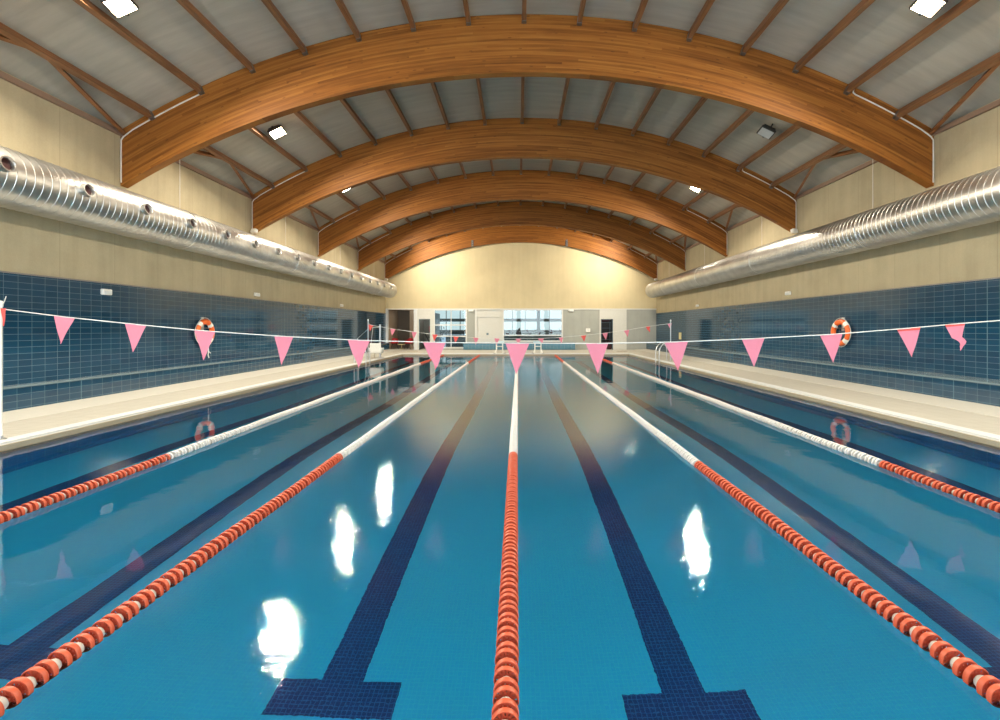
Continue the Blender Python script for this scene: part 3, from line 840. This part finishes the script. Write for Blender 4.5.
# roller shutter panel
t=thing('roller_shutter','white closed shutter panel between the two far windows','shutter',(fx(489),FW+.05,.1))
b=MB(); x0,x1=fx(475)-fx(489),fx(502.5)-fx(489); b.box(x0+.12,x1,0,.05,.2,BT-.1); 
b.build('panel',M_CREAM,t)
b=MB(); b.box(x0+.12,x1-.02,-.03,0,2.10,BT-.12); b.build('hood',M_CREAM,t)
b=MB(); b.box(x0,x0+.12,-.07,.05,0,BT-.1); b.build('guide',M_WHITE,t)
b=MB(); b.bbox(fx(487.5)-fx(489)-.07,fx(487.5)-fx(489)+.07,-.02,0,fz(334)-.17,fz(334)-.03,.008); b.build('lock_plate',M_LEDGE,t)
# doors
def door(name,pa,pb,po0,po1,label,leaf_right):
    d=thing(name,label,'door'); d['kind']='structure'
    b=MB(); zt=fz(319)
    b.box(fx(pa),fx(pb),FW-.03,FW+.12,zt,BT-.03)
    b.box(fx(pa),fx(po0),FW-.03,FW+.12,.08,zt); b.box(fx(po1),fx(pb),FW-.03,FW+.12,.08,zt)
    b.build('door_panel',M_CREAM,d)
    b=MB(); q=.035
    b.box(fx(po0),fx(po0)+q,FW-.035,FW+.14,.08,zt); b.box(fx(po1)-q,fx(po1),FW-.035,FW+.14,.08,zt); b.box(fx(po0)+q,fx(po1)-q,FW-.035,FW+.14,zt-q,zt)
    b.build('door_frame',M_LEDGE,d)
    b=MB(); xh=fx(po0)-.08 if not leaf_right else fx(po1)+.12
    b.ring_path([(xh,FW-.035,1.05),(xh,FW-.09,1.05),(xh+.12,FW-.09,1.05)],.011,8); b.build('door_handle',M_STAIN,d)
door('door_1',417,434,419,430.2,'left doorway of the far wall in a white panel',False)
door('door_2',599.5,626.5,600.8,613,'right doorway of the far wall beside a white panel',True)
b=MB(); b.box(fx(414),fx(417.2),FW-.08,FW+.2,.08,BT); struct(b.build('trim_12',M_COPE),'white pier left of the left doorway')
b=MB(); b.box(fx(385.3),fx(387.8),FW-.05,FW+.2,.08,BT); struct(b.build('trim_13',M_COPE),'white post at the left corner of the far wall')

# rooms behind the openings
def room(name,x0,x1,y1,z1,mw,mf,lab,mb=None):
    b=MB(); b.mi=0
    b.box(x0-.1,x0,FW+.3,y1,0,z1); b.box(x1,x1+.1,FW+.3,y1,0,z1); b.box(x0-.1,x1+.1,FW+.3,y1+.1,z1,z1+.1)
    b.mi=2; b.box(x0-.1,x1+.1,y1,y1+.1,0,z1)
    b.mi=1; b.box(x0-.1,x1+.1,FW-.0,y1+.1,-.1,.085)
    struct(b.build(name,[mw,mf,mb or mw]),lab)
room('wall_alcove',WL+.1,fx(415.5),FW+2.6,BT,M_TANI,M_DECK,'tan walled alcove at the left end of the far wall',M_BROWNI)
room('wall_corridor',fx(416.5)+.06,fx(432.5),FW+2.2,2.4,M_GREYI,M_DECK,'grey corridor behind the left doorway')
room('wall_store',fx(599.9),fx(618),FW+1.8,2.4,M_DARK,M_DECK,'dark store behind the right doorway')
b=MB(); b.box(fx(405.5),fx(414),FW+1.6,FW+1.9,.08,BT); b.box(fx(404),fx(405.3),FW+1.58,FW+1.7,.08,BT); struct(b.build('wall_alcove_pier',M_TANI),'tan pier inside the alcove')
# red chairs
def chair(x,y,rz,label):
    t=thing('lounge_chair',label,'chair',(x,y,.09),'red chairs in the alcove',rz)
    b=MB(); pts=[]; vs=[];fs=[]; nn=14
    for j in range(5):
        zq=[.36,.40,.55,.68,.74][j]; rr=[.22,.26,.285,.29,.285][j]
        for k in range(nn+1):
            a=math.radians(-20)+math.radians(220)*k/nn
            hz=zq if j<3 else zq-.16*abs(math.cos(a))**2*(j-2)/2
            vs.append((rr*math.cos(a),rr*math.sin(a)*.9,hz))
    w=nn+1
    for j in range(4):
        for k in range(nn): fs.append((j*w+k,j*w+k+1,(j+1)*w+k+1,(j+1)*w+k))
    b.add(vs,fs); n0=len(b.v)
    b.add([(v[0]*.93,v[1]*.93,v[2]) for v in vs],[f[::-1] for f in fs]); b.build('backrest',M_CHAIR,t,smooth=True)
    b=MB(); b.lathe([(.0,.36),(.24,.36),(.29,.40),(.27,.46),(.0,.47)],Matrix.Identity(4),20); b.build('seat',M_CHAIR,t,smooth=True)
    for sx,sy in ((-1,-1),(1,-1),(1,1),(-1,1)):
        b=MB(); b.ring_path([(sx*.14,sy*.14,.37),(sx*.24,sy*.22,0)],.014,8); b.build('leg',M_BLACK,t,smooth=True)
chair(X_at(394.5,31.5),31.5,.3,'red tub chair in the alcove, left of the two')
chair(X_at(409.0,31.2),31.2,-.3,'red tub chair in the alcove, right of the two')
t=thing('low_table','small round yellowish table between the red chairs','table',(X_at(402,31.3),31.2,.09))
b=MB(); b.lathe([(0,.30),(.26,.30),(.27,.315),(.26,.33),(0,.33)],Matrix.Identity(4),24); b.build('table_top',M_YEL,t,smooth=True)
b=MB(); b.lathe([(.0,0),(.17,0),(.17,.015),(.03,.03),(.025,.3),(0,.3)],Matrix.Identity(4),16); b.build('pedestal',M_YEL,t,smooth=True)
# corridor contents
t=thing('fire_extinguisher','red fire extinguisher on the wall inside the left doorway','fire extinguisher',(fx(424.5),FW+1.9,1.45))
b=MB(); b.lathe([(0,-.25),(.075,-.25),(.08,-.22),(.08,.14),(.05,.2),(.02,.22),(0,.22)],Matrix.Identity(4),16); b.build('cylinder_body',M_CHAIR,t,smooth=True)
b=MB(); b.box(-.03,.05,-.02,.02,.22,.28); b.ring_path([(.03,0,.24),(.12,-.02,.18),(.12,-.02,-.08)],.012,6); b.build('valve_hose',M_BLACK,t)
t=thing('red_notice','small red square notice inside the left doorway','notice',(fx(426.2),FW+2.16,fz(326)))
b=MB(); b.bbox(-.13,.13,0,.03,-.15,.15,.005); b.build('board',M_CHAIR,t); b=MB(); b.box(-.06,.04,-.004,.0,-.07,.07); b.build('pictogram',M_PWHITE,t)
t=thing('hand_trolley','black hand trolley leaning inside the left doorway','trolley',(fx(427),FW+.9,.09))
b=MB(); 
for dx in (-.16,.16): b.ring_path([(dx-.15,0,1.05),(dx+.10,0,.5),(dx+.22,0,.12)],.035,8)
for q in range(4): b.ring_path([(-.16-.15+q*.1,0,1.05-q*.25),(.16-.15+q*.1,0,1.05-q*.25)],.03,8)
b.build('rails',M_BLACK,t,smooth=True)
for dx in (-.02,.32):
    b=MB(); b.lathe([(.0,-.03),(.11,-.03),(.12,0),(.11,.03),(.0,.03)],T(dx,.0,.12)@R(PI/2,'Y'),16); b.build('wheel',M_BLACK,t,smooth=True)
# shelf in store
t=thing('storage_rack','grey shelf rack with dark red kit seen in the right doorway','shelf rack',(fx(607),FW+.75,.09))
W=.42
b=MB()
for sx in (-W,W-.03):
    for sy in (0,.42): b.box(sx,sx+.03,sy,sy+.03,0,1.77)
b.build('upright',M_LEDGE,t)
for q in range(5):
    b=MB(); b.box(-W,W,0,.45,.25+q*.38,.28+q*.38); b.build('shelf',M_LEDGE,t)
t=thing('kit_bag','dark red kit bag on top of the storage rack','bag',(fx(608.5),FW+.95,.09+1.80))
b=MB(); b.bbox(-.28,.24,-.14,.14,0,.24,.07); b.build('bag_body',M_RED,t); b=MB(); b.ring_path([(-.1,-.05,.24),(-.06,-.05,.30),(.04,-.05,.30),(.08,-.05,.24)],.012,6); b.build('strap',M_BLACK,t)
t=thing('kit_crate','dark red crate on the floor of the store by the right doorway','crate',(fx(610),FW+.45,.09))
b=MB(); 
b.box(-.16,.16,-.15,.15,0,.02); b.box(-.16,-.14,-.15,.15,.02,.55); b.box(.14,.16,-.15,.15,.02,.55); b.box(-.14,.14,-.15,-.13,.02,.55); b.box(-.14,.14,.13,.15,.02,.55); b.build('crate_body',M_RED,t)
# small things on the far and right wall
t=thing('control_box','small white box on the grey concrete, left of the right doorway','control box',(fx(588),FW,fz(330.3)))
b=MB(); b.bbox(-.14,.14,-.07,0,-.12,.12,.012); b.build('box_cover',M_PWHITE,t); b=MB(); b.box(-.05,.05,-.075,-.07,-.02,.05); b.build('display',M_COPE,t)
t=thing('depth_sign','narrow pale yellow sign on the right wall tiles beyond the far pole','sign',(WR-.012,F*9.04/(680.5-518),Z_at(336,F*9.04/162.5)))
b=MB(); b.bbox(-.02,0,-.18,.18,-.19,.19,.004); b.build('sign_board',M_YEL,t)
for p,lab in ((413,'dark floor grate on the far deck, in front of the left doorway'),(622,'dark floor grate on the far deck, in front of the right doorway')):
    t=thing('floor_grate',lab,'grate',(X_at(p,28.1),28.1,.0855),'floor grates on the far deck')
    b=MB(); b.box(-.32,.32,-.2,.2,0,.006)
    for q in range(8): b.box(-.30,.30,-.18+q*.05,-.16+q*.05,.006,.012)
    b.build('grille',M_GUT,t)

for x,y,z,e in ((fx(401),FW+1.4,BT-.06,3),(fx(424.5),FW+1.2,2.36,5),(fx(607),FW+.9,2.36,5)):  # fill lights added to brighten the rooms behind the openings, no lamps seen
    ld=bpy.data.lights.new('added_room_fill','AREA'); ld.size=1.0; ld.energy=e; ld.color=(1,.93,.82)
    lo=bpy.data.objects.new('added_room_fill',ld); COL.objects.link(lo); lo.location=(x,y,z)
# ------------------------------------------------------------------ outside the far windows
b=MB(); b.box(-60,60,FW+.31,140,-.3,-.05); struct(b.build('ground',M_GRND))
t=thing('steel_canopy','dark steel canopy frame outside the wide far window','canopy',(0,FW+3.2,0))
yo=FW+3.2
def ox(p): return X_at(p,yo)
def oz(p): return Z_at(p,yo)
b=MB(); b.box(ox(425),ox(590),0,.25,oz(321.6),oz(318.6)); b.build('beam',M_BEAMO,t)
b=MB(); b.box(ox(425),ox(590),0,.25,oz(334.5),oz(330)); b.build('beam',M_BEAMO,t)
b=MB(); b.box(ox(536.8),ox(540.2),.02,.22,-.05,oz(300)); b.build('post',M_BEAMO,t)
for p in (512.4,525.2,549.5,446,460): 
    b=MB(); b.box(ox(p)-.025,ox(p)+.025,.08,.13,-.05,oz(300)); b.build('mullion',M_BEAMO,t)
b=MB(); b.box(-5.5,6.5,yo+2.2,yo+2.5,-.05,.95); o=b.build('terrace_wall',M_BEAMO); tag(o,'dark low terrace wall outside the far windows','wall')
rnd=random.Random(3)
def shrub(x,y,h,w,label):
    b=MB(); 
    for q in range(26):
        a=rnd.uniform(0,6.28); rr=rnd.uniform(0,w); z=rnd.uniform(.1,h*(1-rr/w*.6)); c=Vector((rr*math.cos(a),rr*math.sin(a),z)); s=rnd.uniform(.10,.2)
        d1=Vector((rnd.uniform(-1,1),rnd.uniform(-1,1),rnd.uniform(.2,1))).normalized()*s
        d2=d1.cross(Vector((rnd.uniform(-1,1),rnd.uniform(-1,1),.2))).normalized()*s*.5
        b.add([c-d1,c+d2,c+d1,c-d2],[(0,1,2,3)]); 
    b.ring_path([(0,0,0),(.02,.02,h*.8)],.03,6)
    o=b.build('potted_shrub',M_HEDGE,recalc=False); o.location=(x,y,-.05); tag(o,label,'shrub','dark shrubs outside the far windows')
shrub(ox(519.5)*1.05,yo+1.2,1.85,.35,'dark pointed shrub seen through the wide far window')
shrub(ox(556)*1.05,yo+1.2,1.6,.3,'dark shrub at the right side of the wide far window')
shrub(ox(442)*1.05,yo+1.2,2.2,.8,'dark leafy shrub seen through the left far window')

# ------------------------------------------------------------------ world, camera, view
SKY_N,SKY_S=.85,7.0
w=bpy.data.worlds.new('daylight'); SC.world=w; w.use_nodes=True
nt=w.node_tree; nt.nodes.clear()
o_=nt.nodes.new('ShaderNodeOutputWorld'); bg=nt.nodes.new('ShaderNodeBackground')
tc=nt.nodes.new('ShaderNodeTexCoord'); s_=nt.nodes.new('ShaderNodeSeparateXYZ'); nt.links.new(tc.outputs['Generated'],s_.inputs[0])
cr=nt.nodes.new('ShaderNodeValToRGB'); cr.color_ramp.elements[0].position=0; cr.color_ramp.elements[0].color=(.80,.90,.95,1); cr.color_ramp.elements[1].position=.8; cr.color_ramp.elements[1].color=(.42,.62,.95,1)
nt.links.new(s_.outputs[2],cr.inputs[0]); nt.links.new(cr.outputs[0],bg.inputs[0])
# hazy sky, made brighter behind the viewer to bring more daylight into the hall
mr=nt.nodes.new('ShaderNodeMapRange'); mr.inputs[1].default_value=.3; mr.inputs[2].default_value=-.5; mr.inputs[3].default_value=SKY_N; mr.inputs[4].default_value=SKY_S
nt.links.new(s_.outputs[1],mr.inputs[0]); nt.links.new(mr.outputs[0],bg.inputs[1])
nt.links.new(bg.outputs[0],o_.inputs[0])

cam=bpy.data.cameras.new('camera'); co=bpy.data.objects.new('camera',cam); COL.objects.link(co)
co.location=(0,0,CAMZ); co.rotation_euler=(PI/2,0,0)
cam.sensor_width=36; cam.lens=36*F/1000; cam.shift_x=-(VX-500)/1000; cam.shift_y=-(360-VY)/1000; cam.clip_start=.02; cam.clip_end=400
SC.camera=co
SC.view_settings.view_transform='Standard'; SC.view_settings.look='None'; SC.view_settings.gamma=1; SC.view_settings.use_curve_mapping=False
SC.view_settings.exposure=0.27
cy=SC.cycles
cy.use_denoising=True; cy.max_bounces=10; cy.diffuse_bounces=6; cy.glossy_bounces=5; cy.transmission_bounces=6; cy.transparent_max_bounces=8
cy.sample_clamp_indirect=6.0; cy.caustics_refractive=True; cy.caustics_reflective=True; cy.blur_glossy=0.0
